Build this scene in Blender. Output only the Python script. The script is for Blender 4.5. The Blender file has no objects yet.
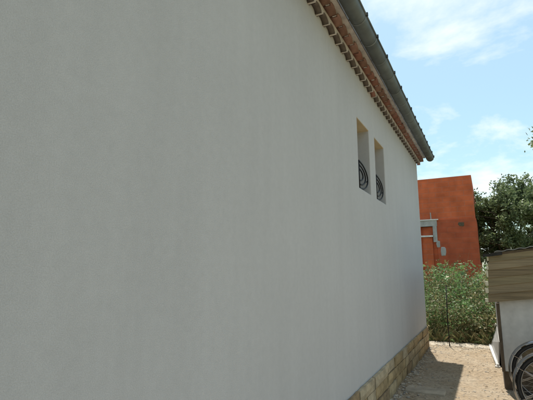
import bpy, bmesh, math, random
import numpy as np
from mathutils import Vector, Matrix, Euler
R = math.radians
random.seed(7); rng = np.random.default_rng(7)
scene = bpy.context.scene
C = scene.collection

# ------------------------------------------------------------------ camera
cam_data = bpy.data.cameras.new('camera')
cam_data.sensor_width = 36.0
cam_data.lens = 36.0 * 410.0 / 533.0
cam_data.clip_start = 0.05
cam_data.clip_end = 3000.0
cam = bpy.data.objects.new('camera', cam_data)
C.objects.link(cam)
cam.location = (0, 0, 1.6)
cam.rotation_euler = (R(90 + 9.689), 0, R(28.037))
scene.camera = cam

# ------------------------------------------------------------------ sky, sun, exposure
SUN_TRAVEL = Vector((0.36, -1.52, -3.96)).normalized()
world = bpy.data.worlds.new('World')
scene.world = world
world.use_nodes = True
wn = world.node_tree; wn.nodes.clear()
def wnode(t, **kw):
    n = wn.nodes.new(t)
    for k, v in kw.items(): setattr(n, k, v)
    return n
sky = wnode('ShaderNodeTexSky', sky_type='NISHITA', sun_disc=False)
sky.sun_elevation = math.asin(-SUN_TRAVEL.z)
sky.sun_rotation = math.atan2(-SUN_TRAVEL.x, -SUN_TRAVEL.y)
sky.air_density = 1.2; sky.dust_density = 1.5; sky.ozone_density = 1.6
tc = wnode('ShaderNodeTexCoord')
sep = wnode('ShaderNodeSeparateXYZ'); wn.links.new(tc.outputs['Generated'], sep.inputs[0])
addz = wnode('ShaderNodeMath', operation='ADD'); addz.inputs[1].default_value = 0.22
absz = wnode('ShaderNodeMath', operation='ABSOLUTE'); wn.links.new(sep.outputs['Z'], absz.inputs[0])
wn.links.new(absz.outputs[0], addz.inputs[0])
dx = wnode('ShaderNodeMath', operation='DIVIDE'); dy = wnode('ShaderNodeMath', operation='DIVIDE')
wn.links.new(sep.outputs['X'], dx.inputs[0]); wn.links.new(addz.outputs[0], dx.inputs[1])
wn.links.new(sep.outputs['Y'], dy.inputs[0]); wn.links.new(addz.outputs[0], dy.inputs[1])
comb = wnode('ShaderNodeCombineXYZ')
wn.links.new(dx.outputs[0], comb.inputs[0]); wn.links.new(dy.outputs[0], comb.inputs[1])
mapn = wnode('ShaderNodeMapping'); mapn.inputs['Location'].default_value = (11.179, 36.654, 6.892)
wn.links.new(comb.outputs[0], mapn.inputs['Vector'])
cl = wnode('ShaderNodeTexNoise'); cl.inputs['Scale'].default_value = 1.9
cl.inputs['Detail'].default_value = 9.0; cl.inputs['Roughness'].default_value = 0.6; cl.inputs['Distortion'].default_value = 0.25
wn.links.new(mapn.outputs[0], cl.inputs['Vector'])
ramp = wnode('ShaderNodeValToRGB')
ramp.color_ramp.elements[0].position = 0.485; ramp.color_ramp.elements[0].color = (0, 0, 0, 1)
ramp.color_ramp.elements[1].position = 0.70; ramp.color_ramp.elements[1].color = (1, 1, 1, 1)
wn.links.new(cl.outputs['Fac'], ramp.inputs[0])
veil = wnode('ShaderNodeMath', operation='MULTIPLY_ADD')          # thin high veil everywhere plus the clouds
veil.inputs[1].default_value = 0.80; veil.inputs[2].default_value = 0.16
wn.links.new(ramp.outputs['Color'], veil.inputs[0])
mixc = wnode('ShaderNodeMixRGB'); mixc.inputs['Color2'].default_value = (8.4, 8.6, 8.9, 1)
tint = wnode('ShaderNodeMixRGB', blend_type='MULTIPLY'); tint.inputs['Fac'].default_value = 1.0
tint.inputs['Color2'].default_value = (.93, 1.21, 1.10, 1)      # the hazy cyan of this summer sky
wn.links.new(sky.outputs[0], tint.inputs['Color1'])
wn.links.new(veil.outputs[0], mixc.inputs['Fac']); wn.links.new(tint.outputs[0], mixc.inputs['Color1'])
bg = wnode('ShaderNodeBackground'); bg.inputs['Strength'].default_value = 0.115
wn.links.new(mixc.outputs[0], bg.inputs['Color'])
wo = wnode('ShaderNodeOutputWorld'); wn.links.new(bg.outputs[0], wo.inputs['Surface'])

sun_data = bpy.data.lights.new('sun', 'SUN')
sun_data.energy = 4.9; sun_data.angle = R(0.5); sun_data.color = (1.0, 0.95, 0.87)
sun = bpy.data.objects.new('sun', sun_data); C.objects.link(sun)
sun.rotation_euler = SUN_TRAVEL.to_track_quat('-Z', 'Y').to_euler()
sun.location = (0, 0, 30)

scene.view_settings.view_transform = 'Standard'
scene.view_settings.look = 'None'
scene.view_settings.gamma = 1.0
scene.view_settings.use_curve_mapping = False
scene.view_settings.exposure = 0.3

# ------------------------------------------------------------------ materials
def pmat(name, col, rough=0.8, metal=0.0, var=0.0, scale=4.0, bump=0.0, bscale=60.0, bdist=0.01,
         var2=0.0, scale2=0.6, spec=0.3, col2=None, stretch=None):
    """procedural principled material: colour mottled by two noises, fine relief by a third"""
    m = bpy.data.materials.new(name); m.use_nodes = True
    nt = m.node_tree; b = nt.nodes['Principled BSDF']
    b.inputs['Roughness'].default_value = rough; b.inputs['Metallic'].default_value = metal
    b.inputs['Specular IOR Level'].default_value = spec
    t = nt.nodes.new('ShaderNodeTexCoord'); src = t.outputs['Object']
    if stretch:
        mp = nt.nodes.new('ShaderNodeMapping'); mp.inputs['Scale'].default_value = stretch
        nt.links.new(src, mp.inputs['Vector']); vec = mp.outputs[0]
    else: vec = src
    def noise(sc, det=5.0):
        n = nt.nodes.new('ShaderNodeTexNoise'); n.inputs['Scale'].default_value = sc
        n.inputs['Detail'].default_value = det; n.inputs['Roughness'].default_value = 0.6
        nt.links.new(vec, n.inputs['Vector']); return n
    c = nt.nodes.new('ShaderNodeRGB'); c.outputs[0].default_value = (*col, 1); cur = c.outputs[0]
    for v, s in ((var, scale), (var2, scale2)):
        if v <= 0: continue
        n = noise(s)
        rp = nt.nodes.new('ShaderNodeValToRGB')
        rp.color_ramp.elements[0].position = 0.3; rp.color_ramp.elements[1].position = 0.7
        nt.links.new(n.outputs['Fac'], rp.inputs[0])
        if col2 is not None and v == var:
            mx = nt.nodes.new('ShaderNodeMixRGB'); mx.inputs['Color2'].default_value = (*col2, 1)
            mul = nt.nodes.new('ShaderNodeMath'); mul.operation = 'MULTIPLY'; mul.inputs[1].default_value = v
            nt.links.new(rp.outputs[0], mul.inputs[0]); nt.links.new(mul.outputs[0], mx.inputs['Fac'])
            nt.links.new(cur, mx.inputs['Color1']); cur = mx.outputs[0]
        else:
            mr = nt.nodes.new('ShaderNodeMapRange'); mr.inputs['To Min'].default_value = 1 - v; mr.inputs['To Max'].default_value = 1 + v
            nt.links.new(rp.outputs[0], mr.inputs['Value'])
            mx = nt.nodes.new('ShaderNodeVectorMath'); mx.operation = 'SCALE'
            nt.links.new(cur, mx.inputs[0]); nt.links.new(mr.outputs[0], mx.inputs['Scale']); cur = mx.outputs[0]
    nt.links.new(cur, b.inputs['Base Color'])
    if bump > 0:
        n = noise(bscale, 6.0)
        bp = nt.nodes.new('ShaderNodeBump'); bp.inputs['Strength'].default_value = bump; bp.inputs['Distance'].default_value = bdist
        nt.links.new(n.outputs['Fac'], bp.inputs['Height']); nt.links.new(bp.outputs[0], b.inputs['Normal'])
    return m

def leafmat(name, col, var=0.35, scale=3.0, trans=0.35):
    m = bpy.data.materials.new(name); m.use_nodes = True
    nt = m.node_tree; nt.nodes.clear()
    out = nt.nodes.new('ShaderNodeOutputMaterial')
    t = nt.nodes.new('ShaderNodeTexCoord')
    n = nt.nodes.new('ShaderNodeTexNoise'); n.inputs['Scale'].default_value = scale; n.inputs['Detail'].default_value = 6
    nt.links.new(t.outputs['Object'], n.inputs['Vector'])
    mr = nt.nodes.new('ShaderNodeMapRange'); mr.inputs['From Min'].default_value = .3; mr.inputs['From Max'].default_value = .7
    mr.inputs['To Min'].default_value = 1 - var; mr.inputs['To Max'].default_value = 1 + var
    nt.links.new(n.outputs['Fac'], mr.inputs['Value'])
    v = nt.nodes.new('ShaderNodeVectorMath'); v.operation = 'SCALE'; v.inputs[0].default_value = col
    nt.links.new(mr.outputs[0], v.inputs['Scale'])
    d = nt.nodes.new('ShaderNodeBsdfPrincipled'); d.inputs['Roughness'].default_value = 0.5; d.inputs['Specular IOR Level'].default_value = 0.35
    tr = nt.nodes.new('ShaderNodeBsdfTranslucent')
    nt.links.new(v.outputs[0], d.inputs['Base Color']); nt.links.new(v.outputs[0], tr.inputs['Color'])
    mx = nt.nodes.new('ShaderNodeMixShader'); mx.inputs[0].default_value = trans
    nt.links.new(d.outputs[0], mx.inputs[1]); nt.links.new(tr.outputs[0], mx.inputs[2]); nt.links.new(mx.outputs[0], out.inputs['Surface'])
    return m

def brickmat(name, c1, c2, mortar, bw, bh, ms=0.012, bump=0.4):
    m = bpy.data.materials.new(name); m.use_nodes = True
    nt = m.node_tree; b = nt.nodes['Principled BSDF']; b.inputs['Roughness'].default_value = 0.9; b.inputs['Specular IOR Level'].default_value = 0.2
    t = nt.nodes.new('ShaderNodeTexCoord'); s = nt.nodes.new('ShaderNodeSeparateXYZ'); cb = nt.nodes.new('ShaderNodeCombineXYZ')
    nt.links.new(t.outputs['Object'], s.inputs[0])
    a = nt.nodes.new('ShaderNodeMath'); a.operation = 'ADD'
    nt.links.new(s.outputs['X'], a.inputs[0]); nt.links.new(s.outputs['Y'], a.inputs[1])
    nt.links.new(a.outputs[0], cb.inputs[0]); nt.links.new(s.outputs['Z'], cb.inputs[1])
    br = nt.nodes.new('ShaderNodeTexBrick'); br.inputs['Scale'].default_value = 1.0
    br.inputs['Brick Width'].default_value = bw; br.inputs['Row Height'].default_value = bh
    br.inputs['Mortar Size'].default_value = ms; br.inputs['Mortar Smooth'].default_value = 0.6
    br.inputs['Color1'].default_value = (*c1, 1); br.inputs['Color2'].default_value = (*c2, 1); br.inputs['Mortar'].default_value = (*mortar, 1)
    nt.links.new(cb.outputs[0], br.inputs['Vector'])
    n = nt.nodes.new('ShaderNodeTexNoise'); n.inputs['Scale'].default_value = 2.6; n.inputs['Detail'].default_value = 9
    nt.links.new(t.outputs['Object'], n.inputs['Vector'])
    mr = nt.nodes.new('ShaderNodeMapRange'); mr.inputs['From Min'].default_value = .3; mr.inputs['From Max'].default_value = .7
    mr.inputs['To Min'].default_value = .78; mr.inputs['To Max'].default_value = 1.2
    nt.links.new(n.outputs['Fac'], mr.inputs['Value'])
    v = nt.nodes.new('ShaderNodeVectorMath'); v.operation = 'SCALE'
    nt.links.new(br.outputs['Color'], v.inputs[0]); nt.links.new(mr.outputs[0], v.inputs['Scale']); nt.links.new(v.outputs[0], b.inputs['Base Color'])
    bp = nt.nodes.new('ShaderNodeBump'); bp.inputs['Strength'].default_value = bump; bp.inputs['Distance'].default_value = 0.01; bp.invert = True
    nt.links.new(br.outputs['Fac'], bp.inputs['Height']); nt.links.new(bp.outputs[0], b.inputs['Normal'])
    return m

def stuccomat(name):
    """roughcast render: grain in relief, broad weathering, faint vertical streaks"""
    m = bpy.data.materials.new(name); m.use_nodes = True
    nt = m.node_tree; b = nt.nodes['Principled BSDF']; b.inputs['Roughness'].default_value = 0.92; b.inputs['Specular IOR Level'].default_value = 0.15
    t = nt.nodes.new('ShaderNodeTexCoord')
    def noise(sc, det, st=None):
        n = nt.nodes.new('ShaderNodeTexNoise'); n.inputs['Scale'].default_value = sc; n.inputs['Detail'].default_value = det; n.inputs['Roughness'].default_value = .6
        if st:
            mp = nt.nodes.new('ShaderNodeMapping'); mp.inputs['Scale'].default_value = st
            nt.links.new(t.outputs['Object'], mp.inputs['Vector']); nt.links.new(mp.outputs[0], n.inputs['Vector'])
        else: nt.links.new(t.outputs['Object'], n.inputs['Vector'])
        return n
    cur = None
    fac = None
    for sc, det, st, amp in ((0.9, 4, None, .035), (2.4, 6, (1, 2.4, .14), .028), (22, 5, None, .03), (230, 3, None, .10)):
        n = noise(sc, det, st)
        mr = nt.nodes.new('ShaderNodeMapRange'); mr.inputs['From Min'].default_value = .3; mr.inputs['From Max'].default_value = .7
        mr.inputs['To Min'].default_value = 1 - amp; mr.inputs['To Max'].default_value = 1 + amp
        nt.links.new(n.outputs['Fac'], mr.inputs['Value'])
        if fac is None: fac = mr.outputs[0]
        else:
            mu = nt.nodes.new('ShaderNodeMath'); mu.operation = 'MULTIPLY'
            nt.links.new(fac, mu.inputs[0]); nt.links.new(mr.outputs[0], mu.inputs[1]); fac = mu.outputs[0]
    v = nt.nodes.new('ShaderNodeVectorMath'); v.operation = 'SCALE'; v.inputs[0].default_value = (.505, .497, .486)
    nt.links.new(fac, v.inputs['Scale']); nt.links.new(v.outputs[0], b.inputs['Base Color'])
    g = noise(300, 4)
    g2 = noise(14, 4)
    mu = nt.nodes.new('ShaderNodeMath'); mu.operation = 'MULTIPLY_ADD'; mu.inputs[1].default_value = .5
    nt.links.new(g2.outputs['Fac'], mu.inputs[0]); nt.links.new(g.outputs['Fac'], mu.inputs[2])
    bp = nt.nodes.new('ShaderNodeBump'); bp.inputs['Strength'].default_value = .7; bp.inputs['Distance'].default_value = .003
    nt.links.new(mu.outputs[0], bp.inputs['Height']); nt.links.new(bp.outputs[0], b.inputs['Normal'])
    return m

M = {}
M['stucco'] = stuccomat('stucco')
M['soffit'] = pmat('bounce_cream_render', (.55, .46, .30), .9, var=.1, scale=8, bump=.3)  # warm bounce from the sunlit ground put into the soffit colour
M["mortar"] = pmat("pale_mortar", (.50, .465, .435), .92, var=.25, scale=9, bump=.6, bscale=50)
M['mortar_dark'] = pmat('joint_mortar', (.13, .10, .065), .95, var=.3, scale=12, bump=.6, bscale=70)
M['tile_red'] = pmat('terracotta', (.33, .165, .13), .85, var=.3, scale=5, bump=.4, bscale=40, var2=.2, scale2=1.7)
M['tile_dark'] = pmat('terracotta_hollow_shade', (.14, .115, .10), .9, var=.3, scale=6, bump=.4, bscale=40)  # shade of the open hollows put into the lower-row tile colour
M['zinc'] = pmat('zinc', (.115, .13, .13), .55, .3, var=.34, scale=3, bump=.1, bscale=14, var2=.15, scale2=.9)
M['zinc_dark'] = pmat('zinc_bracket', (.05, .055, .055), .6, .3, var=.2, scale=10)
M['zinc_strap'] = pmat('zinc_strap', (.17, .185, .185), .55, .3, var=.25, scale=12)
M['iron'] = pmat('wrought_iron', (.012, .012, .014), .5, .3, var=.2, scale=20)
M['glass'] = pmat('window_glass', (.03, .035, .04), .06, 0, spec=.6, var=.1, scale=2)
M['frame'] = pmat('window_frame', (.35, .33, .30), .5, var=.1, scale=8)
M['stones'] = [pmat('plinth_stone_%s' % n, c, .9, var=.35, scale=7, bump=.8, bscale=28, bdist=.012, var2=.2, scale2=2.1)
               for n, c in (('ochre', (.34, .25, .13)), ('cream', (.37, .29, .17)), ('brown', (.28, .20, .11)), ('pale', (.40, .325, .21)))]
M['brick'] = brickmat('hollow_brick', (.62, .148, .060), (.58, .138, .056), (.54, .16, .085), .5, .2, .02, .4)
M['brick_low'] = brickmat('hollow_brick_weathered', (.49, .115, .052), (.44, .10, .047), (.42, .125, .07), .5, .2)
M['concrete'] = pmat('concrete', (.42, .41, .39), .9, var=.2, scale=5, bump=.4)
M['white'] = pmat('white_paint', (.74, .73, .70), .55, var=.12, scale=12)
M['panel'] = pmat('hutch_panel', (.55, .53, .49), .6, var=.14, scale=2.5, bump=.15, bscale=20, var2=.1, scale2=9)
M['panel_dark'] = pmat('dark_post', (.11, .08, .052), .75, var=.3, scale=10, bump=.4, bscale=40)
M['plank'] = [pmat('brown_plank_%s' % n, c, .8, var=.3, scale=3.5, bump=.5, bscale=16, stretch=(.5, 4, 16), var2=.2, scale2=1)
              for n, c in (('dark', (.235, .175, .098)), ('mid', (.285, .22, .13)), ('olive', (.26, .205, .115)))]
M['lit_endgrain'] = pmat('sunlit_end_grain', (.66, .60, .43), .8, var=.2, scale=20, bump=.3)  # sunlight catching the cut plank ends put into their cream colour
M['sheet'] = pmat('grey_roof_sheet', (.33, .33, .31), .7, var=.3, scale=5, bump=.3)
M['tar'] = pmat('dark_beam', (.03, .028, .024), .8, var=.3, scale=9)
M['grey_board'] = pmat('grey_board', (.33, .32, .30), .8, var=.2, scale=4, bump=.3)
M['chrome'] = pmat('chrome', (.33, .33, .34), .22, 1.0, var=.1, scale=9)
M['rim'] = pmat('rim_alloy', (.22, .22, .22), .4, 1.0, var=.1, scale=9)
M['rubber'] = pmat('rubber', (.022, .021, .02), .75, var=.3, scale=14)
M['paint_black'] = pmat('black_frame_paint', (.02, .02, .022), .35, var=.2, scale=6)
M['paint_red'] = pmat('red_frame_paint', (.25, .02, .025), .35, var=.2, scale=6)
M['bark'] = pmat('bark', (.11, .085, .06), .95, var=.35, scale=6, bump=.8, bscale=20)
M['stem'] = pmat('weed_stem', (.16, .15, .07), .9, var=.3, scale=5)
M['leaf_tree'] = leafmat('tree_leaf', (.20, .255, .115))
M['leaf_tree2'] = leafmat('tree_leaf_dark', (.145, .19, .09))
M['leaf_tree3'] = leafmat('tree_leaf_pale', (.22, .265, .135))
M['weed'] = [leafmat('weed_green', (.145, .26, .085)), leafmat('weed_sage', (.20, .285, .125)),
             leafmat('weed_olive', (.20, .20, .085)), leafmat('weed_straw', (.30, .245, .12), trans=.25), leafmat('weed_flower', (.62, .58, .50), trans=.3)]

def groundmat():
    m = pmat('sandy_ground', (.30, .225, .145), .95, var=.7, scale=1.9, col2=(.385, .325, .245), bump=.9, bscale=45, bdist=.02, var2=.3, scale2=17)
    return m
M['ground'] = groundmat()
M['field'] = pmat('dry_field', (.24, .20, .10), .95, var=.6, scale=.5, col2=(.12, .14, .05), bump=.8, bscale=9, bdist=.05)
M['kerb'] = pmat('kerb_concrete', (.43, .37, .29), .95, var=.3, scale=6, bump=.9, bscale=35, bdist=.015)
M['slab'] = pmat('slab_stone', (.33, .275, .205), .9, var=.3, scale=5, bump=.6, bscale=30)
M['pebble'] = [pmat('pebble_%s' % n, c, .9, var=.25, scale=20) for n, c in (('pale', (.42, .36, .28)), ('tan', (.33, .25, .165)), ('grey', (.27, .245, .21)))]

# ------------------------------------------------------------------ mesh helpers
class MB:
    def __init__(s): s.v = []; s.f = []; s.mi = []; s.cur = 0
    def add(s, verts, faces):
        o = len(s.v); s.v += [tuple(v) for v in verts]
        for f in faces: s.f.append(tuple(i + o for i in f)); s.mi.append(s.cur)
        return s
    def box(s, a, b, mat=None):
        x0, y0, z0 = a; x1, y1, z1 = b
        vs = [Vector(p) for p in ((x0,y0,z0),(x1,y0,z0),(x1,y1,z0),(x0,y1,z0),(x0,y0,z1),(x1,y0,z1),(x1,y1,z1),(x0,y1,z1))]
        if mat is not None: vs = [mat @ v for v in vs]
        return s.add(vs, [(0,3,2,1),(4,5,6,7),(0,1,5,4),(1,2,6,5),(2,3,7,6),(3,0,4,7)])
    def tube(s, path, r, seg=8, closed=False, cap=True):
        path = [Vector(p) for p in path]; n = len(path)
        rr = r if hasattr(r, '__len__') else [r] * n
        rings = []; prev = None
        for i, p in enumerate(path):
            if closed: t = path[(i + 1) % n] - path[i - 1]
            else: t = path[min(i + 1, n - 1)] - path[max(i - 1, 0)]
            t.normalize()
            if prev is None:
                u = t.orthogonal().normalized()
            else:
                u = (prev - t * prev.dot(t))
                u = u.normalized() if u.length > 1e-6 else t.orthogonal().normalized()
            prev = u; w = t.cross(u)
            rings.append([p + (u * math.cos(a) + w * math.sin(a)) * rr[i] for a in [2 * math.pi * k / seg for k in range(seg)]])
        vs = [v for ring in rings for v in ring]; fs = []
        for i in range(n if closed else n - 1):
            j = (i + 1) % n
            for k in range(seg):
                l = (k + 1) % seg
                fs.append((i * seg + k, i * seg + l, j * seg + l, j * seg + k))
        if cap and not closed:
            fs.append(tuple(range(seg - 1, -1, -1))); fs.append(tuple((n - 1) * seg + k for k in range(seg)))
        return s.add(vs, fs)
    def mesh(s, name, mats, smooth=False):
        me = bpy.data.meshes.new(name); me.from_pydata(s.v, [], s.f)
        for m in (mats if isinstance(mats, (list, tuple)) else [mats]): me.materials.append(m)
        if isinstance(mats, (list, tuple)) and len(mats) > 1: me.polygons.foreach_set('material_index', s.mi)
        if smooth: me.polygons.foreach_set('use_smooth', [True] * len(me.polygons))
        me.update(); return me
    def build(s, name, mats, parent=None, smooth=False, bevel=0, loc=None):
        o = bpy.data.objects.new(name, s.mesh(name, mats, smooth)); C.objects.link(o)
        if parent: o.parent = parent
        if loc: o.location = loc
        if bevel:
            bv = o.modifiers.new('bevel', 'BEVEL'); bv.width = bevel; bv.segments = 2; bv.limit_method = 'ANGLE'; bv.angle_limit = R(40)
        return o
def tag(o, label=None, cat=None, group=None, kind=None):
    if label: o['label'] = label
    if cat: o['category'] = cat
    if group: o['group'] = group
    if kind: o['kind'] = kind
    return o
def thing(name, label, cat, loc=(0, 0, 0), rz=0, group=None):
    o = bpy.data.objects.new(name, None); C.objects.link(o); o.location = loc; o.rotation_euler = (0, 0, rz)
    o.empty_display_size = .2
    return tag(o, label, cat, group)
def inst(name, me, parent, loc=(0, 0, 0), rot=(0, 0, 0), scale=(1, 1, 1)):
    o = bpy.data.objects.new(name, me); C.objects.link(o); o.parent = parent
    o.location = loc; o.rotation_euler = rot; o.scale = scale
    return o

# ------------------------------------------------------------------ ground
WX = -1.24            # face of the house wall
YE = 9.55             # far corner of the house
g = MB()
nx, ny = 70, 90
xs = np.linspace(-1.6, 5.4, nx); ys = np.linspace(-2.0, 10.6, ny)
def gh(x, y):
    h = .012 * math.sin(2.1 * x + .7 * y) * math.sin(1.3 * y - .6) + .010 * math.sin(5.3 * x + 2.2) * math.sin(4.1 * y) + .006 * math.sin(11 * x + 3 * y)
    e = min(x + 1.6, 5.4 - x, y + 2.0, 10.6 - y)
    return h * min(1, max(0, e) / .5) + .004
vs = [(x, y, gh(x, y)) for y in ys for x in xs]
fs = [(j * nx + i, j * nx + i + 1, (j + 1) * nx + i + 1, (j + 1) * nx + i) for j in range(ny - 1) for i in range(nx - 1)]
tag(g.add(vs, fs).build('path', M['ground'], smooth=True), kind='structure')
g = MB(); S = 900
g.add([(-S, -S, -.02), (S, -S, -.02), (S, S, -.02), (-S, S, -.02)], [(0, 1, 2, 3)])
tag(g.build('ground', M['field']), kind='structure')

# low rough kerb of pale concrete between the path and the weeds
g = MB(); n = 60
prof = [(-.24, -.02), (-.22, .012), (-.12, .030), (.06, .036), (.17, .03), (.2, -.02)]
vs = []; fs = []
for i in range(n + 1):
    x = -3.2 + 9.0 * i / n
    for j, (py, pz) in enumerate(prof):
        vs.append((x, 10.12 + py + random.uniform(-.03, .03), pz + (random.uniform(-.012, .012) if 0 < j < 5 else 0)))
for i in range(n):
    for j in range(5): a = i * 6 + j; fs.append((a, a + 6, a + 7, a + 1))
tag(g.add(vs, fs).build('kerb', M['kerb'], smooth=False), kind='structure')

# ------------------------------------------------------------------ house
house = thing('house', 'long pale stuccoed house with stone base, tiled cornice and dark zinc gutter', 'house', (WX, 0, 0))
def H(x): return x - WX
Y0 = -4.0; ZT = 4.14; XB = -8.0 - WX; DEP = .24
win = [(4.62, 5.185), (5.485, 6.07)]; ZS, ZH = 2.545, 3.40
yc = [Y0, win[0][0], win[0][1], win[1][0], win[1][1], YE]; zc = [0, ZS, ZH, ZT]
w = MB()
for i in range(5):
    for j in range(3):
        if j == 1 and i in (1, 3): continue
        w.add([(0, yc[i], zc[j]), (0, yc[i + 1], zc[j]), (0, yc[i + 1], zc[j + 1]), (0, yc[i], zc[j + 1])], [(0, 1, 2, 3)])
for a, b in win:
    w.add([(0, a, ZS), (-DEP, a, ZS), (-DEP, a, ZH), (0, a, ZH)], [(0, 1, 2, 3)])
    w.add([(0, b, ZS), (0, b, ZH), (-DEP, b, ZH), (-DEP, b, ZS)], [(0, 1, 2, 3)])
    w.add([(0, a, ZS), (0, b, ZS), (-DEP, b, ZS), (-DEP, a, ZS)], [(0, 1, 2, 3)])
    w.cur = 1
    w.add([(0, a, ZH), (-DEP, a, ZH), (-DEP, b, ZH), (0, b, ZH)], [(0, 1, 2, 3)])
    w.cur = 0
    w.add([(-DEP, a, ZS), (-DEP, b, ZS), (-DEP, b, ZH), (-DEP, a, ZH)], [(0, 1, 2, 3)])
RISE = .30
zb = ZT + RISE * 3.4
w.add([(0, YE, 0), (XB, YE, 0), (XB, YE, ZT), (XB / 2, YE, zb), (0, YE, ZT)], [(0, 1, 2, 3, 4)])
w.add([(0, Y0, 0), (0, Y0, ZT), (XB / 2, Y0, zb), (XB, Y0, ZT), (XB, Y0, 0)], [(0, 1, 2, 3, 4)])
w.add([(XB, Y0, 0), (XB, Y0, ZT), (XB, YE, ZT), (XB, YE, 0)], [(0, 1, 2, 3)])
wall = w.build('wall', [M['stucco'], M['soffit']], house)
bm = bmesh.new(); bm.from_mesh(wall.data); bmesh.ops.remove_doubles(bm, verts=bm.verts, dist=1e-4); bm.to_mesh(wall.data); bm.free()
bv = wall.modifiers.new('bevel', 'BEVEL'); bv.width = .010; bv.segments = 2; bv.limit_method = 'ANGLE'; bv.angle_limit = R(50)

# windows: frame, pane, iron grille of concentric rings
for a, b in win:
    m = MB(); x = -DEP + .01; fw = .05
    m.box((x, a + .012, ZS + .012), (x + .05, a + fw, ZH - .012)); m.box((x, b - fw, ZS + .012), (x + .05, b - .012, ZH - .012))
    m.box((x, a + fw, ZS + .012), (x + .05, b - fw, ZS + .06)); m.box((x, a + fw, ZH - .06), (x + .05, b - fw, ZH - .012))
    wf = m.build('window', M['frame'], house, bevel=.004)
    m = MB(); m.box((x + .015, a + fw, ZS + .06), (x + .022, b - fw, ZH - .06)); m.build('pane', M['glass'], wf)
    m = MB(); gx = -.014; c = a + .060; cz = ZS + .172
    for ry, rz in ((.40, .165), (.29, .118), (.175, .07)):
        m.tube([(gx, c + ry * math.sin(t), cz + rz * math.cos(t)) for t in [math.pi * k / 28 for k in range(29)]], .0095, 6)
    m.tube([(gx, c, ZS - .01), (gx, c, cz + .172)], .011, 6)
    m.tube([(gx, c + .40, cz), (gx - .05, b + .01, cz)], .005, 6)
    m.build('grille', M['iron'], wf, smooth=True)

# stone plinth: each block a piece, over a recessed backing of mortar
pl = MB(); pl.box((.002, 0.0, -.05), (.012, YE + .004, .418)); plinth = pl.build('plinth', M['mortar_dark'], house)
courses = [(.0, .150), (.166, .292), (.308, .425)]
lay = []
for ci, (z0, z1) in enumerate(courses):
    y = 0.02 - random.uniform(0, .3)
    while y < YE - .02:
        L = random.uniform(.34, .74)
        y1 = min(y + L, YE + .012)
        if YE - y1 < .2: y1 = YE + .012
        lay.append((y, y1 - .020, z0, z1)); y = y1
for (y0, y1, z0, z1) in lay:
    m = MB(); nyy = max(2, int((y1 - y0) / .12)); nzz = 2
    P = .040 + random.uniform(-.012, .012)
    idx = {}
    vs = []; fs = []
    for i in range(nyy + 1):
        for j in range(nzz + 1):
            edge = i in (0, nyy) or j in (0, nzz)
            yy = y0 + (y1 - y0) * i / nyy + (random.uniform(-.004, .004)); zz = z0 + (z1 - z0) * j / nzz + (random.uniform(-.004, .004))
            idx[i, j] = len(vs); vs.append((P - (.009 if edge else 0) + random.uniform(-.004, .004), yy, zz))
    back = {}
    for i in range(nyy + 1):
        for j in range(nzz + 1):
            if i in (0, nyy) or j in (0, nzz):
                back[i, j] = len(vs); v = vs[idx[i, j]]; vs.append((.006, v[1], v[2]))
    for i in range(nyy):
        for j in range(nzz): fs.append((idx[i, j], idx[i + 1, j], idx[i + 1, j + 1], idx[i, j + 1]))
    per = [(i, 0) for i in range(nyy)] + [(nyy, j) for j in range(nzz)] + [(i, nzz) for i in range(nyy, 0, -1)] + [(0, j) for j in range(nzz, 0, -1)]
    for k, p in enumerate(per):
        q = per[(k + 1) % len(per)]; fs.append((idx[q], idx[p], back[p], back[q]))
    m.add(vs, fs).build('stone', random.choices(M['stones'], (4, 3, 2, 2))[0], plinth)

# cornice of two rows of half-round tiles bedded in mortar, a flat band on top
CB = 3.955
cor = MB()
PITCH = .192; YC0 = 1.2
ntile = int((YE + .03 - YC0) / PITCH)
def arch_plate(mb, x0, x1, z0, rise, top, halfw):
    """mortar face with an arch left open under every tile"""
    for k in range(ntile + 1):
        yc_ = YC0 + (k + .5) * PITCH; ns = 8
        pts = [(yc_ - PITCH / 2, z0)]
        for q in range(ns + 1):
            t = math.pi - math.pi * q / ns
            pts.append((yc_ + halfw * math.cos(t), z0 + rise * math.sin(t)))
        pts.append((yc_ + PITCH / 2, z0))
        for q in range(len(pts) - 1):
            (a0, b0), (a1, b1) = pts[q], pts[q + 1]
            if a1 - a0 < 1e-5: continue
            mb.add([(x, y, z) for x in (x0, x1) for (y, z) in ((a0, b0), (a1, b1), (a1, top), (a0, top))],
                   [(0, 3, 2, 1), (4, 5, 6, 7), (0, 1, 5, 4), (2, 3, 7, 6)])
arch_plate(cor, .002, .070, CB, .052, CB + .062, .084)
cor.box((.002, YC0, CB + .062), (.072, YE + .035, CB + .068))
arch_plate(cor, .100, .137, CB + .068, .059, CB + .13, .0895)
cor.box((.002, YC0, CB + .13), (.190, YE + .04, CB + .172))
cor.box((.002, Y0, CB), (.068, YC0 - .002, CB + .068)); cor.box((.002, Y0, CB + .07), (.138, YC0 - .002, CB + .172))
cornice = cor.build('cornice', M['mortar'], house)
def tile_mesh(name, length, hw, rise, th, mat):
    m = MB(); ns = 10; vs = []; fs = []
    for x in (0, length):
        for q in range(ns + 1):
            t = math.pi * q / ns; vs.append((x, hw * math.cos(t), rise * math.sin(t)))
        for q in range(ns + 1):
            t = math.pi * q / ns; vs.append((x, (hw - th) * math.cos(t), (rise - th) * math.sin(t)))
    o = ns + 1; B = 2 * o
    for q in range(ns):
        fs += [(q, q + 1, B + q + 1, B + q), (o + q + 1, o + q, B + o + q, B + o + q + 1), (q, o + q, o + q + 1, q + 1), (B + q, B + q + 1, B + o + q + 1, B + o + q)]
    m.add(vs, fs); return m.mesh(name, mat, True)
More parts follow.
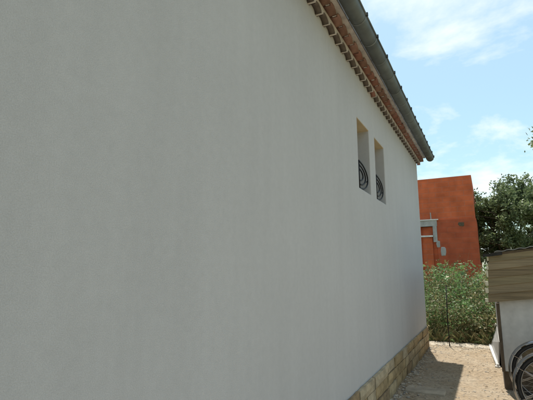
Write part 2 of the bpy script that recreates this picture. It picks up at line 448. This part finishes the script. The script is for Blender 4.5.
tA = [tile_mesh('tile', .060, .083, .051, .010, M['tile_dark']), tile_mesh('tile', .060, .083, .051, .010, M['tile_red'])]
tB = [tile_mesh('tile', .140, .090, .060, .012, M['tile_red']), tile_mesh('tile', .136, .090, .060, .012, pmat('terracotta_rose', (.32, .19, .155), .85, var=.3, scale=6, bump=.4)),
      tile_mesh('tile', .138, .090, .060, .012, pmat('terracotta_brown', (.25, .15, .12), .9, var=.3, scale=6, bump=.4))]
# solid bed above the hollow of each row so that the tiles sit in something
for k in range(ntile + 1):
    y = YC0 + (k + .5) * PITCH
    inst('tile', tA[0] if random.random() < .8 else tA[1], cornice, (.003, y, CB + .0005), (0, 0, 0))
    inst('tile', random.choice(tB), cornice, (.002 + random.uniform(0, .012), y + random.uniform(-.003, .003), CB + .069 - random.uniform(0, .004)), (R(random.uniform(-3, 3)), 0, R(random.uniform(-1.5, 1.5))))

# gutter
GX, GZ, GR = H(-.957), 4.105, .080
gm = MB(); ns = 18; YG1 = YE + .12
def sag(y): return .006 * math.sin(y * 1.7) + .004 * math.sin(y * 4.1 + 1) + .012 * (y - 6) / 6 * -1
ysec = np.arange(Y0, YG1 + .001, (YG1 - Y0) / 56)
vs = []; fs = []
for y in ysec:
    for rad in (GR, GR - .004):
        for q in range(ns + 1):
            t = math.pi + math.pi * q / ns
            vs.append((GX + rad * math.cos(t), y, GZ + sag(y) + rad * math.sin(t)))
st = 2 * (ns + 1)
for i in range(len(ysec) - 1):
    for q in range(ns):
        a = i * st + q; fs.append((a, a + 1, a + st + 1, a + st)); b = a + ns + 1; fs.append((b + 1, b, b + st, b + st + 1))
    for q in (0, ns):
        a = i * st + q; b = a + ns + 1; fs.append((a, a + st, b + st, b))
e = (len(ysec) - 1) * st
fs.append(tuple(e + q for q in range(ns + 1)))
gm.add(vs, fs)
gutter = gm.build('gutter', M['zinc'], house, smooth=True)
rim = MB(); rim.tube([(GX + GR + .004, y, GZ + sag(y) + .004) for y in ysec], .010, 8); rim.build('rim_bead', M['zinc'], gutter, smooth=True)
by = [2.4, 2.85, 3.30, 3.76, 4.21, 4.70, 5.15, 5.62, 6.09, 6.48, 6.88, 7.25, 7.62, 8.02, 8.42, 8.82, 9.22, 9.58]
for y in by:
    m = MB(); z = GZ + sag(y)
    ws = .020; pts = [(GX + (GR + .003) * math.cos(t), z + (GR + .003) * math.sin(t)) for t in [math.pi + math.pi * q / 14 for q in range(15)]]
    pin = [(GX + (GR + .0005) * math.cos(t), z + (GR + .0005) * math.sin(t)) for t in [math.pi + math.pi * q / 14 for q in range(15)]]
    for q in range(14):
        o = [(px, yy, pz) for yy in (y - ws / 2, y + ws / 2) for (px, pz) in (pts[q], pts[q + 1], pin[q + 1], pin[q])]
        m.add(o, [(0, 1, 2, 3), (7, 6, 5, 4), (0, 4, 5, 1), (2, 6, 7, 3)])
    m.cur = 1; m.box((GX + GR - .002, y - ws / 2, z - .010), (GX + GR + .022, y + ws / 2, z + .026))
    m.tube([(GX - GR, y, z), (GX - GR - .05, y, z + .05)], .008, 6)
    m.build('bracket', [M['zinc_strap'], M['zinc_dark']], gutter)

# tiled roof above (sloping away from the wall)
rf = MB(); pitch = .20; nyr = int((YE + .25 - Y0) / .05); vs = []; fs = []
xr0 = H(-.985)
for i in range(nyr + 1):
    y = Y0 + i * .05
    hz = .04 * abs(math.sin(math.pi * y / pitch))
    for (x, z) in ((xr0, 4.20), (XB / 2, 4.20 + .3 * (xr0 - XB / 2)), (XB - .3, 4.20 - .05)):
        vs.append((x, y, z + hz)); 
    for (x, z) in ((xr0, 4.155), (XB / 2, 4.155 + .3 * (xr0 - XB / 2)), (XB - .3, 4.155 - .05)):
        vs.append((x, y, z))
for i in range(nyr):
    a = i * 6; b = a + 6
    for q in (0, 1):
        fs.append((a + q, b + q, b + q + 1, a + q + 1)); fs.append((a + 3 + q, a + 4 + q, b + 4 + q, b + 3 + q))
    fs.append((a, a + 3, b + 3, b)); fs.append((a + 2, b + 2, b + 5, a + 5))
for a in (0, nyr * 6): fs += [(a, a + 1, a + 4, a + 3), (a + 1, a + 2, a + 5, a + 4)]
rf.add(vs, fs).build('roof', M['tile_red'], house)

# ------------------------------------------------------------------ unfinished brick building
BY = 17.0
ub = thing('unfinished_building', 'unfinished red hollow-brick building with grey concrete opening behind the weeds', 'building', (-.24, BY, 0))
m = MB(); m.box((-9.0, .10, 3.5), (-.05, 7.0, 5.17))
m.build('upper_wall', M['brick'], ub)
def poly_wall(mb, rects):
    for (a, b) in rects: mb.box(a, b)
m = MB()
poly_wall(m, [((-1.38 + .0, 0, -.1), (0, .22, 3.495)), ((-9.0, 0, -.1), (-1.95, .22, 3.495)), ((-1.95, 0.001, 3.30), (-1.38, .22, 3.495))])
m.box((-9.0, 6.8, -.1), (-.001, 7.0, 3.495)); m.box((-.22, .222, -.1), (-.001, 6.798, 3.495)); m.box((-9, .222, -.1), (-8.8, 6.798, 3.495))
m.build('lower_wall', M['brick_low'], ub)
m = MB(); m.box((-2.05, -.03, 3.27), (-1.36, -.002, 3.5)); m.box((-1.52, -.028, 2.66), (-1.375, -.003, 3.268)); m.build('lintel', M['concrete'], ub)
m = MB(); m.box((-2.05, -.07, 2.86), (-1.525, -.001, 2.92)); m.build('sill', M['white'], ub)
m = MB(); m.box((-2.1, -.06, 3.502), (-1.3, -.001, 3.54)); m.build('ledge', M['white'], ub)
m = MB(); m.tube([(-1.56, -.03, 3.54), (-1.565, -.03, 3.80)], .02, 6); m.build('rebar', M['concrete'], ub)
m = MB(); m.box((-1.949, .05, .0), (-1.56, .20, 2.855)); m.box((-1.559, .12, .0), (-1.381, .19, 2.855)); m.box((-1.95, .12, 2.93), (-1.53, .2, 3.26)); m.build('infill_wall', M['brick'], ub)
for (x0, z0, x1, z1) in ((-1.43, 2.45, -1.29, 2.72), (-1.30, 2.10, -1.10, 2.46), (-.62, 3.22, -.40, 3.38)):
    m = MB(); n = 10; cx, cz = (x0 + x1) / 2, (z0 + z1) / 2
    ring = [(cx + (x1 - x0) / 2 * math.copysign(abs(math.cos(t)) ** .5, math.cos(t)) * random.uniform(.75, 1.1), cz + (z1 - z0) / 2 * math.copysign(abs(math.sin(t)) ** .5, math.sin(t)) * random.uniform(.75, 1.1)) for t in [2 * math.pi * k / n for k in range(n)]]
    vs = [(x, -.001, z) for x, z in ring] + [(cx + (x - cx) * .85, -.012, cz + (z - cz) * .85) for x, z in ring]
    fs = [tuple(range(n, 2 * n))] + [(k, (k + 1) % n, n + (k + 1) % n, n + k) for k in range(n)]
    m.add(vs, fs).build('mortar_patch', M['concrete'] if x0 < -1 else M['mortar_dark'], ub)

# ------------------------------------------------------------------ trees
def rand_rot(n, r):
    """n random orthonormal pairs biased to lie flattish"""
    a = r.normal(size=(n, 3)); a /= np.linalg.norm(a, axis=1, keepdims=True)
    b = r.normal(size=(n, 3)); b -= (a * b).sum(1, keepdims=True) * a; b /= np.linalg.norm(b, axis=1, keepdims=True)
    return a, b
def leaf_faces(cent, length, width, r):
    """pointed quads: (n,4,3)"""
    n = len(cent); a, b = rand_rot(n, r)
    L = (length * r.uniform(.6, 1.3, n))[:, None]; Wd = (width * r.uniform(.7, 1.2, n))[:, None]
    return np.stack([cent - a * L / 2, cent + b * Wd / 2, cent + a * L / 2, cent - b * Wd / 2], 1)
def leaf_object(name, quads, midx, mats, parent=None):
    n = len(quads); me = bpy.data.meshes.new(name)
    me.vertices.add(4 * n); me.vertices.foreach_set('co', quads.reshape(-1).astype(np.float32))
    me.loops.add(4 * n); me.loops.foreach_set('vertex_index', np.arange(4 * n, dtype=np.int32))
    me.polygons.add(n); me.polygons.foreach_set('loop_start', np.arange(0, 4 * n, 4, dtype=np.int32))
    for mt in mats: me.materials.append(mt)
    me.polygons.foreach_set('material_index', midx.astype(np.int32)); me.update(calc_edges=True); me.validate()
    o = bpy.data.objects.new(name, me); C.objects.link(o)
    if parent: o.parent = parent
    return o
def make_tree(name, label, loc, height, crown_c, crown_r, seed, leaves, leaf=(.13, .07), clumps=60, group=None, shell=.45, extra=()):
    r = np.random.default_rng(seed); rd = random.Random(seed)
    t = thing(name, label, 'tree', loc, group=group)
    tr = MB(); cc = Vector(crown_c)
    fork = Vector((rd.uniform(-.1, .1), rd.uniform(-.1, .1), height * .28))
    tr.tube([(0, 0, -.1), (.03, .02, fork.z * .5), fork], [.17 * height / 5, .14 * height / 5, .12 * height / 5], 9)
    tips = []; limbs = []
    for k in range(7):
        a_ = 2 * math.pi * k / 7 + rd.uniform(-.3, .3); q_ = .15 if k == 6 else rd.uniform(.35, .55)
        e_ = cc + Vector((math.cos(a_) * crown_r[0] * q_, math.sin(a_) * crown_r[1] * q_, crown_r[2] * rd.uniform(-.25, .35)))
        m_ = fork.lerp(e_, .5) + Vector((rd.uniform(-.12, .12), rd.uniform(-.12, .12), -.08))
        tr.tube([fork - Vector((0, 0, .12)), m_, e_], [.085 * height / 5, .055 * height / 5, .022], 6, cap=False); limbs += [m_, e_, m_.lerp(e_, .5)]
    for k in range(clumps):
        d = Vector(r.normal(size=3)); d.normalize()
        if d.z < -.55: d.z = -d.z
        rad = rd.uniform(shell, 1.0) ** .6
        wob = 1 + .22 * math.sin(3.1 * math.atan2(d.y, d.x) + seed) + .16 * math.sin(5 * d.z + 2 * seed)
        p = cc + Vector((d.x * crown_r[0], d.y * crown_r[1], d.z * crown_r[2])) * rad * wob
        tips.append(p)
        root = min(limbs, key=lambda l: (l - p).length)
        mid = root.lerp(p, .5) + Vector((rd.uniform(-.1, .1), rd.uniform(-.1, .1), rd.uniform(-.05, .15)))
        tr.tube([root, mid, p], [.022, .014, .005], 5, cap=False)
    for e_ in extra:
        p = Vector(e_); tips.append(p); root = min(limbs, key=lambda l: (l - p).length); tr.tube([root, root.lerp(p, .5) + Vector((0, 0, .12)), p], [.03, .018, .006], 5, cap=False)
    tr.build('trunk', M['bark'], t, smooth=True)
    per = leaves // clumps; cs = []; mi = []
    for p in tips:
        sz = rd.uniform(.26, .5) * crown_r[0] / 2
        n = int(per * rd.uniform(.5, 1.4))
        # leaves sit along short twigs of the clump
        nt_ = 9
        for q in range(nt_):
            dirv = r.normal(size=3); dirv[2] += .35; dirv /= np.linalg.norm(dirv)
            s = r.uniform(.15, 1.25, (n // nt_, 1)) * sz
            cs.append(np.array(p) + dirv * s + r.normal(size=(n // nt_, 3)) * sz * .17)
            base = rd.choices((0, 1, 2), (5, 3, 2))[0]
            mi.append(np.where(r.random(n // nt_) < .75, base, r.integers(0, 3, n // nt_)))
    cs = np.concatenate(cs); mi = np.concatenate(mi)
    leaf_object('crown', leaf_faces(cs, leaf[0], leaf[1], r), mi, [M['leaf_tree'], M['leaf_tree2'], M['leaf_tree3']], t)
    return t
make_tree('leafy_tree', 'dense green tree rising behind the brown-planked hutch beside the brick building', (1.15, 20.5, 0), 6.3, (.05, 0, 2.85), (1.95, 2.0, 2.62), 3, 52000, clumps=150)

make_tree('leafy_tree', 'tree whose leafy branch tip just enters at the right edge high above the hutch', (4.7, 14.0, 0), 7.4, (0, 0, 5.3), (1.7, 1.8, 1.9), 8, 9000, clumps=45, extra=((-3.08, 0, 5.26), (-2.6, 0, 5.2)))

# ------------------------------------------------------------------ weeds
def weeds():
    r = np.random.default_rng(11)
    P = []; L = []; I = []; stems = MB()
    npl = 2300
    for k in range(npl):
        y = 10.42 + r.random() ** 1.5 * 4.6
        x = r.uniform(-4.6, 3.2)
        d = y - 10.4
        patch = .5 + .5 * math.sin(1.9 * x + 1.1 * y + 1.0) * math.sin(2.7 * y - 1.2 * x)
        h = (0.76 + .46 * min(d, 2.2)) * r.uniform(.62, 1.12) * (.74 + .38 * patch)
        tall = r.random() < .07
        h = min(h, 1.86) * (1.16 if tall else 1.0)
        lean = r.normal(size=2) * .13 * h
        lx, ly = lean
        n = int((r.integers(14, 26) if tall else r.integers(30, 60)) * (1.0 if y < 12.5 else 1.15))
        s = r.random(n) ** .75
        base = np.stack([x + lx * s ** 2, y + ly * s ** 2, h * s], 1)
        spread = .035 + .16 * (1 - s) ** .6 * r.uniform(.5, 1.1)
        c = base + r.normal(size=(n, 3)) * np.stack([spread, spread, spread * .5], 1)
        c[:, 2] = np.maximum(c[:, 2], .01)
        dry = r.random()
        kind = 0 if dry < .42 else (1 if dry < .68 else 2)
        if r.random() < (.45 if -.45 < x < .3 and d < 1.6 else .10): kind = 3 if r.random() < .45 else 2
        pd = np.clip(.9 - c[:, 2] / .85, .04, .85) * (1.15 if d < .9 else .6)
        u = r.random(n)
        mi = np.where(u < pd, np.where(r.random(n) < .5, 3, 2), kind)
        fl = (r.random(n) < (.06 if dry > .35 and s.max() > .5 else .01)) & (s > .55)
        mi = np.where(fl, 4, mi)
        P.append(c); I.append(mi)
        L.append(np.where(fl, .026, (r.uniform(.04, .085, n) * r.choice([.7, 1.0, 1.3])) * (1.0 if y < 12.2 else 1.35)))
        if d < 2.0 or k % 3 == 0:
            stems.tube([(x, y, -.02), (x + lx * .25, y + ly * .25, h * .5), (x + lx, y + ly, h * 1.02)], [.006, .005, .002], 3, cap=False)
    # dry grass blades along the front edge
    c = np.concatenate(P); mi = np.concatenate(I); ln = np.concatenate(L)
    a, b = rand_rot(len(c), r)
    a[:, 2] = a[:, 2] * .8 + .25; a /= np.linalg.norm(a, axis=1, keepdims=True)
    b -= (a * b).sum(1, keepdims=True) * a; b /= np.linalg.norm(b, axis=1, keepdims=True)
    W_ = ln * np.where(mi == 4, .9, .48)
    q = np.stack([c - a * ln[:, None] / 2, c + b * W_[:, None] / 2, c + a * ln[:, None] / 2, c - b * W_[:, None] / 2], 1)
    nb = 5200
    bx = r.uniform(-3.6, 3.0, nb); byy = 10.28 + r.random(nb) ** 1.7 * .9; hh = r.uniform(.06, .34, nb)
    base = np.stack([bx, byy, np.zeros(nb)], 1); th = r.uniform(0, 2 * math.pi, nb)
    side = np.stack([np.cos(th), np.sin(th), np.zeros(nb)], 1) * .0035
    tip = base + np.stack([r.normal(size=nb) * .13, r.normal(size=nb) * .13, hh], 1)
    midp = base * .45 + tip * .55 + np.array([0, 0, .05])
    q2 = np.stack([base - side, base + side, tip, midp - side], 1)
    mi2 = r.choice([3, 3, 2, 1], nb)
    o = leaf_object('weeds', np.concatenate([q, q2]), np.concatenate([mi, mi2]), M['weed'])
    tag(o, 'tall green weeds with dry straw-coloured feet along the kerb', 'weeds', kind='stuff')
    tag(stems.build('weed_stems', M['stem']), 'thin brown stalks standing among the tall weeds', 'weeds', kind='stuff')
weeds()

# thin dark stake at the edge of the weeds
m = MB(); m.tube([(0, 0, -.05), (-.004, .0, .6), (.010, .01, 1.28)], [.011, .010, .008], 7)
tag(m.build('metal_stake', M['iron'], smooth=True, loc=(-.845, 9.86, .0)), 'thin dark metal stake upright in front of the weeds', 'stake')

# ------------------------------------------------------------------ hutch
HX, HY = .073, 6.75
hut = thing('hutch', 'low white-walled hutch clad with brown lapped planks on top', 'hutch', (HX, HY, 0))
TL = math.tan(R(7.3))
def ht(x): return TL * x
WID = 1.6; DEPH = 3.5
def skew_box(mb, x0, x1, y0, y1, z0, z1):
    """box whose top and bottom follow the slope of the roof"""
    mb.add([(x0, y0, z0 + ht(x0)), (x1, y0, z0 + ht(x1)), (x1, y1, z0 + ht(x1)), (x0, y1, z0 + ht(x0)),
            (x0, y0, z1 + ht(x0)), (x1, y0, z1 + ht(x1)), (x1, y1, z1 + ht(x1)), (x0, y1, z1 + ht(x0))],
           [(0, 3, 2, 1), (4, 5, 6, 7), (0, 1, 5, 4), (1, 2, 6, 5), (2, 3, 7, 6), (3, 0, 4, 7)])
ZW = .24; DX0, DX1, DZ = .24, 1.1, .60
m = MB()
m.box((.03, 0, ZW), (DX0, .03, DZ)); m.box((DX1, 0, ZW), (WID, .03, DZ))
m.add([(.03, 0, DZ), (WID, 0, DZ), (WID, 0, 1.28 + ht(WID)), (.03, 0, 1.28), (.03, .03, DZ), (WID, .03, DZ), (WID, .03, 1.28 + ht(WID)), (.03, .03, 1.28)],
      [(0, 1, 2, 3), (7, 6, 5, 4), (0, 3, 7, 4), (1, 5, 6, 2), (3, 2, 6, 7), (0, 4, 5, 1)])
bmw = m.build('front_panel', M['panel'], hut)
m = MB(); m.box((.01, .03, -.02), (WID, .09, ZW - .002)); m.build('base_beam', M['panel_dark'], hut, bevel=.004)
m = MB(); m.box((DX0 - .02, .06, ZW + .002), (DX1 + .02, .085, DZ + .03)); m.build('shade_hatch', M['plank'][0], hut)  # dark opening added to stand for the shaded area behind the bicycles
m = MB(); m.box((.002, .092, .0), (.03, DEPH, 1.70)); m.box((WID - .03, .092, 0), (WID, DEPH, 1.8)); m.box((.032, DEPH - .03, 0), (WID - .032, DEPH, 1.75)); m.build('side_wall', M['grey_board'], hut)
m = MB(); m.box((-.010, -.010, ZW - .01), (.029, .03, 1.14)); m.build('corner_post', M['panel_dark'], hut, bevel=.003)
NB = 6; z0 = 1.165; bh = .117
for k in range(NB):
    m = MB(); zz = z0 + k * (bh - .007)
    x0 = -.100 + .009 * k + random.uniform(-.005, .005); yb = -.075 + .005 * k
    vs = []
    for (x) in (x0, WID + .12):
        vs += [(x, yb - .020, zz + ht(x)), (x, yb + .006, zz + ht(x)), (x, yb + .012, zz + bh + ht(x)), (x, yb - .004, zz + bh + ht(x))]
    m.add(vs, [(0, 3, 2, 1), (4, 5, 6, 7), (0, 1, 5, 4), (3, 7, 6, 2), (0, 4, 7, 3), (1, 2, 6, 5)])
    pk = m.build('plank', M['plank'][k % 3], hut, bevel=.003)
    m = MB(); hh = bh * random.uniform(.45, .8); xa = x0 - (.042 if k < 3 else .024)
    z1_ = zz + random.uniform(.0, .03)
    m.box((xa, yb - .03, z1_ + ht(x0)), (x0 - .001, yb + .03, z1_ + hh + ht(x0))); m.build('end_block', M['lit_endgrain'], pk, bevel=.006)
m = MB(); skew_box(m, -.02, WID + .12, -.058, -.035, z0 + .0, z0 + NB * (bh - .007)); m.build('backing_board', M['panel_dark'], hut)
ZR = z0 + NB * (bh - .007) + .010
m = MB(); nn = 60
vs = []; fs = []
for i in range(nn + 1):
    x = .03 + (WID + .12) * i / nn; z = ZR + ht(x) + .007 * math.sin(i * 1.35) + .02
    vs += [(x, -.11, z), (x, DEPH + .1, z), (x, -.11, z - .008), (x, DEPH + .1, z - .008)]
for i in range(nn):
    a = i * 4; b = a + 4
    fs += [(a, b, b + 1, a + 1), (a + 2, a + 3, b + 3, b + 2), (a, a + 2, b + 2, b), (a + 1, b + 1, b + 3, a + 3)]
fs += [(0, 1, 3, 2), (nn * 4, nn * 4 + 2, nn * 4 + 3, nn * 4 + 1)]
m.add(vs, fs).build('roof_sheet', M['sheet'], hut)
m = MB(); skew_box(m, -.12, .12, -.12, -.08, ZR - .04, ZR + .002); m.build('beam_end', M['tar'], hut)

# board leaning along the side of the hutch with a white bar at its foot
lb = thing('leaning_board', 'grey board leaning on the hutch side with white bar along its foot', 'board', (0, 8.13, 0))
p = [Vector(v) for v in ((.028, .05, .03), (-.10, 2.65, .03), (.062, 2.30, .42), (.066, .12, .40))]
nrm = (p[1] - p[0]).cross(p[3] - p[0]).normalized() * .018
m = MB(); m.add([*p, *[v + nrm for v in p]], [(0, 1, 2, 3), (7, 6, 5, 4), (0, 4, 5, 1), (1, 5, 6, 2), (2, 6, 7, 3), (3, 7, 4, 0)]); m.build('board', M['grey_board'], lb)
m = MB(); m.tube([(.018, -.02, .03), (-.118, 2.7, .03)], .026, 8); m.build('foot_bar', M['white'], lb, smooth=True)
m = MB(); m.tube([(-.02, -.02, .022), (.05, -.035, .022)], .022, 8); m.tube([(.018, -.02, .01), (.02, -.02, .075)], .02, 8); m.build('foot_end', M['white'], lb, smooth=True)
m = MB(); m.tube([(.03, 2.28, .42), (.062, 2.18, .46)], .022, 8); m.build('top_knob', M['white'], lb, smooth=True)

# ------------------------------------------------------------------ bicycles
def bicycle(label, loc, rz, paint, lean):
    b = thing('bicycle', label, 'bicycle', loc, rz, 'bicycles parked in front of the hutch')
    b.rotation_euler = (lean, 0, rz)
    RW = .352; rear = Vector((0, 0, RW)); front = Vector((1.06, 0, RW))
    bb = Vector((.44, 0, .29)); st = Vector((.30, 0, .78)); h0 = Vector((.90, 0, .70)); h1 = Vector((.86, 0, .86))
    circ = lambda c, r, n, y=0: [(c.x + r * math.cos(t), y, c.z + r * math.sin(t)) for t in [2 * math.pi * k / n for k in range(n)]]
    for c in (rear, front):
        m = MB(); m.tube(circ(c, RW - .021, 56), .020, 8, closed=True); wh = m.build('wheel', M['rubber'], b, smooth=True)
        m = MB()
        m.tube(circ(c, RW - .047, 56, .009), .007, 6, closed=True); m.tube(circ(c, RW - .047, 56, -.009), .007, 6, closed=True); m.tube(circ(c, RW - .050, 56), .006, 6, closed=True)
        m.build('rim', M['rim'], wh, smooth=True)
        m = MB()
        for k in range(28):
            t = 2 * math.pi * k / 28; t2 = t + (.5 if k % 2 else -.5); sy = .025 if k % 4 < 2 else -.025
            m.tube([(c.x + .02 * math.cos(t2), sy, c.z + .02 * math.sin(t2)), (c.x + (RW - .05) * math.cos(t), 0, c.z + (RW - .05) * math.sin(t))], .0016, 4, cap=False)
        m.build('spokes', M['rim'], wh)
        m = MB(); m.tube([(c.x, -.05, c.z), (c.x, .05, c.z)], .022, 10); m.build('hub', M['rim'], wh, smooth=True)
        # mudguard: a curved channel over the wheel
        a0, a1 = (25, 222) if c is rear else (30, 200)
        vs = []; fs = []; n = 48; cs = [(-.031, -.020), (-.026, -.006), (-.012, .0), (.012, .0), (.026, -.006), (.031, -.020)]
        if c is front: a0, a1 = (20, 205)
        for i in range(n + 1):
            t = R(a0 + (a1 - a0) * i / n)
            for off in (0, -.003):
                for (yy, dr) in cs:
                    rr = RW + .034 + dr + off; vs.append((c.x + rr * math.cos(t), yy, c.z + rr * math.sin(t)))
        for i in range(n):
            for q in range(5):
                a = i * 12 + q; fs.append((a, a + 12, a + 13, a + 1)); a += 6; fs.append((a + 1, a + 13, a + 12, a))
            for q in (0, 5): a = i * 12 + q; fs.append((a, a + 6, a + 18, a + 12))
        mg = MB().add(vs, fs).build('mudguard', M['chrome'], b, smooth=True)
        m = MB()
        for s in (-1, 1):
            for ang in ((150, 205) if c is rear else (130, 190)):
                t = R(ang); m.tube([(c.x, s * .05, c.z), (c.x + (RW + .03) * math.cos(t), s * .032, c.z + (RW + .03) * math.sin(t))], .0035, 5)
        m.build('mudguard_stay', M['chrome'], mg)
    m = MB()
    for a, c, r_ in ((bb, st, .016), (bb, h0 + Vector((0, 0, .02)), .017), (st + Vector((.01, 0, -.05)), h1 + Vector((0, 0, -.02)), .015), (h0, h1, .02)): m.tube([a, c], r_, 10)
    for s in (-1, 1):
        m.tube([(bb.x, s * .03, bb.z), (rear.x, s * .055, rear.z)], .010, 8); m.tube([(st.x, s * .015, st.z - .04), (rear.x, s * .055, rear.z)], .008, 8)
    m.build('frame', paint, b, smooth=True)
    m = MB()
    for s in (-1, 1): m.tube([(h0.x + .01, s * .035, h0.z - .02), (.97, s * .045, .52), (front.x, s * .05, front.z)], .011, 8)
    m.tube([h0, (h0.x + .01, -.04, h0.z - .02)], .012, 6); m.tube([h0, (h0.x + .01, .04, h0.z - .02)], .012, 6); m.build('fork', paint, b, smooth=True)
    m = MB(); m.tube([h1, (.84, 0, .96)], .012, 8); m.tube([(.62, -.29, .98), (.74, -.26, 1.0), (.86, -.1, .97), (.86, .1, .97), (.74, .26, 1.0), (.62, .29, .98)], .011, 8); m.build('handlebar', M['chrome'], b, smooth=True)
    m = MB(); m.tube([st, (.27, 0, .90)], .013, 8); m.build('seat_post', M['chrome'], b, smooth=True)
    m = MB(); vs = []
    sec = [(.10, .075, .92), (.16, .085, .935), (.26, .07, .93), (.36, .03, .925), (.42, .018, .92)]
    m.tube([(x, 0, z) for x, _, z in sec], [w_ for _, w_, _ in sec], 12); sd = m.build('saddle', M['rubber'], b, smooth=True)
    me = sd.data
    for v in me.vertices: v.co.z = .92 + (v.co.z - .92) * .42
    m = MB(); m.tube(circ(bb, .088, 30, .045), .006, 6, closed=True)
    for s in (-1, 1): m.tube([(bb.x, s * .06, bb.z), (bb.x + s * .12, s * .07, bb.z - s * .12)], .010, 6)
    m.build('crankset', M['rim'], b, smooth=True)
    for s in (-1, 1):
        m = MB(); q = Vector((bb.x + s * .12, s * .12, bb.z - s * .12)); m.box((q.x - .045, q.y - .045, q.z - .012), (q.x + .045, q.y + .045, q.z + .012)); m.build('pedal', M['rubber'], b, bevel=.004)
    m = MB(); m.tube([(.36, -.03, .30), (.30, -.20, .012)], .009, 6); m.build('kickstand', M['rim'], b, smooth=True)
    return b
bicycle('dark bicycle with chrome mudguard nearest the hutch panel', (.515, 6.25, .008), R(0), M['paint_black'], R(-2))
bicycle('bicycle with chrome mudguard in the bottom right corner, nearer the camera', (.525, 5.5, .008), R(0), M['paint_red'], R(-1.5))

# ------------------------------------------------------------------ small things on the path
m = MB(); n = 10
ring = [(-.25, -.15), (-.02, -.165), (.24, -.14), (.255, .02), (.245, .13), (.0, .15), (-.22, .16), (-.26, .03)]
vs = [(x, y, 0) for x, y in ring] + [(x * .985, y * .98, .026) for x, y in ring]; k = len(ring)
m.add(vs, [tuple(range(k, 2 * k))] + [(i, (i + 1) % k, k + (i + 1) % k, k + i) for i in range(k)])
sl = m.build('stone_slab', M['slab'], bevel=.006, loc=(-.86, 6.12, .006)); sl.rotation_euler = (0, 0, R(3))
tag(sl, 'flat pale stone slab lying on the shaded path by the house', 'slab')

def pebbles():
    vs = []; fs = []; mi = []
    ico = [(0, 0, 1), (.9, 0, .25), (.28, .85, .3), (-.72, .52, .25), (-.72, -.52, .3), (.28, -.85, .25), (0, 0, -.6)]
    ifs = [(0, 1, 2), (0, 2, 3), (0, 3, 4), (0, 4, 5), (0, 5, 1), (6, 2, 1), (6, 3, 2), (6, 4, 3), (6, 5, 4), (6, 1, 5)]
    def put(x, y, s):
        o = len(vs); a = random.uniform(0, 6.28); ca, sa = math.cos(a), math.sin(a); e = random.uniform(.6, 1.0); k = random.uniform(.45, .8)
        for (px, py, pz) in ico:
            j = random.uniform(.8, 1.2); px *= s * j; py *= s * e * j
            vs.append((x + ca * px - sa * py, y + sa * px + ca * py, gh(x, y) + pz * s * k * j))
        c = random.choices((0, 1, 2), (5, 4, 2))[0]
        for f in ifs: fs.append(tuple(i + o for i in f)); mi.append(c)
    for _ in range(5200):
        x = random.uniform(-1.2, 2.2); y = random.uniform(3.5, 10.0); put(x, y, random.uniform(.004, .014) if random.random() < .93 else random.uniform(.014, .028))
    for _ in range(420):
        x = -1.2 + abs(random.gauss(0, .09)); y = random.uniform(3.5, 9.6); put(x, y, random.uniform(.008, .035))
    for _ in range(500):
        put(random.uniform(-1.3, 1.0), random.gauss(9.85, .10), random.uniform(.006, .03))
    m = MB(); m.v = vs; m.f = fs; m.mi = mi
    tag(m.build('pebbles', M['pebble']), 'small loose stones scattered over the sandy path', 'pebbles', kind='stuff')
pebbles()
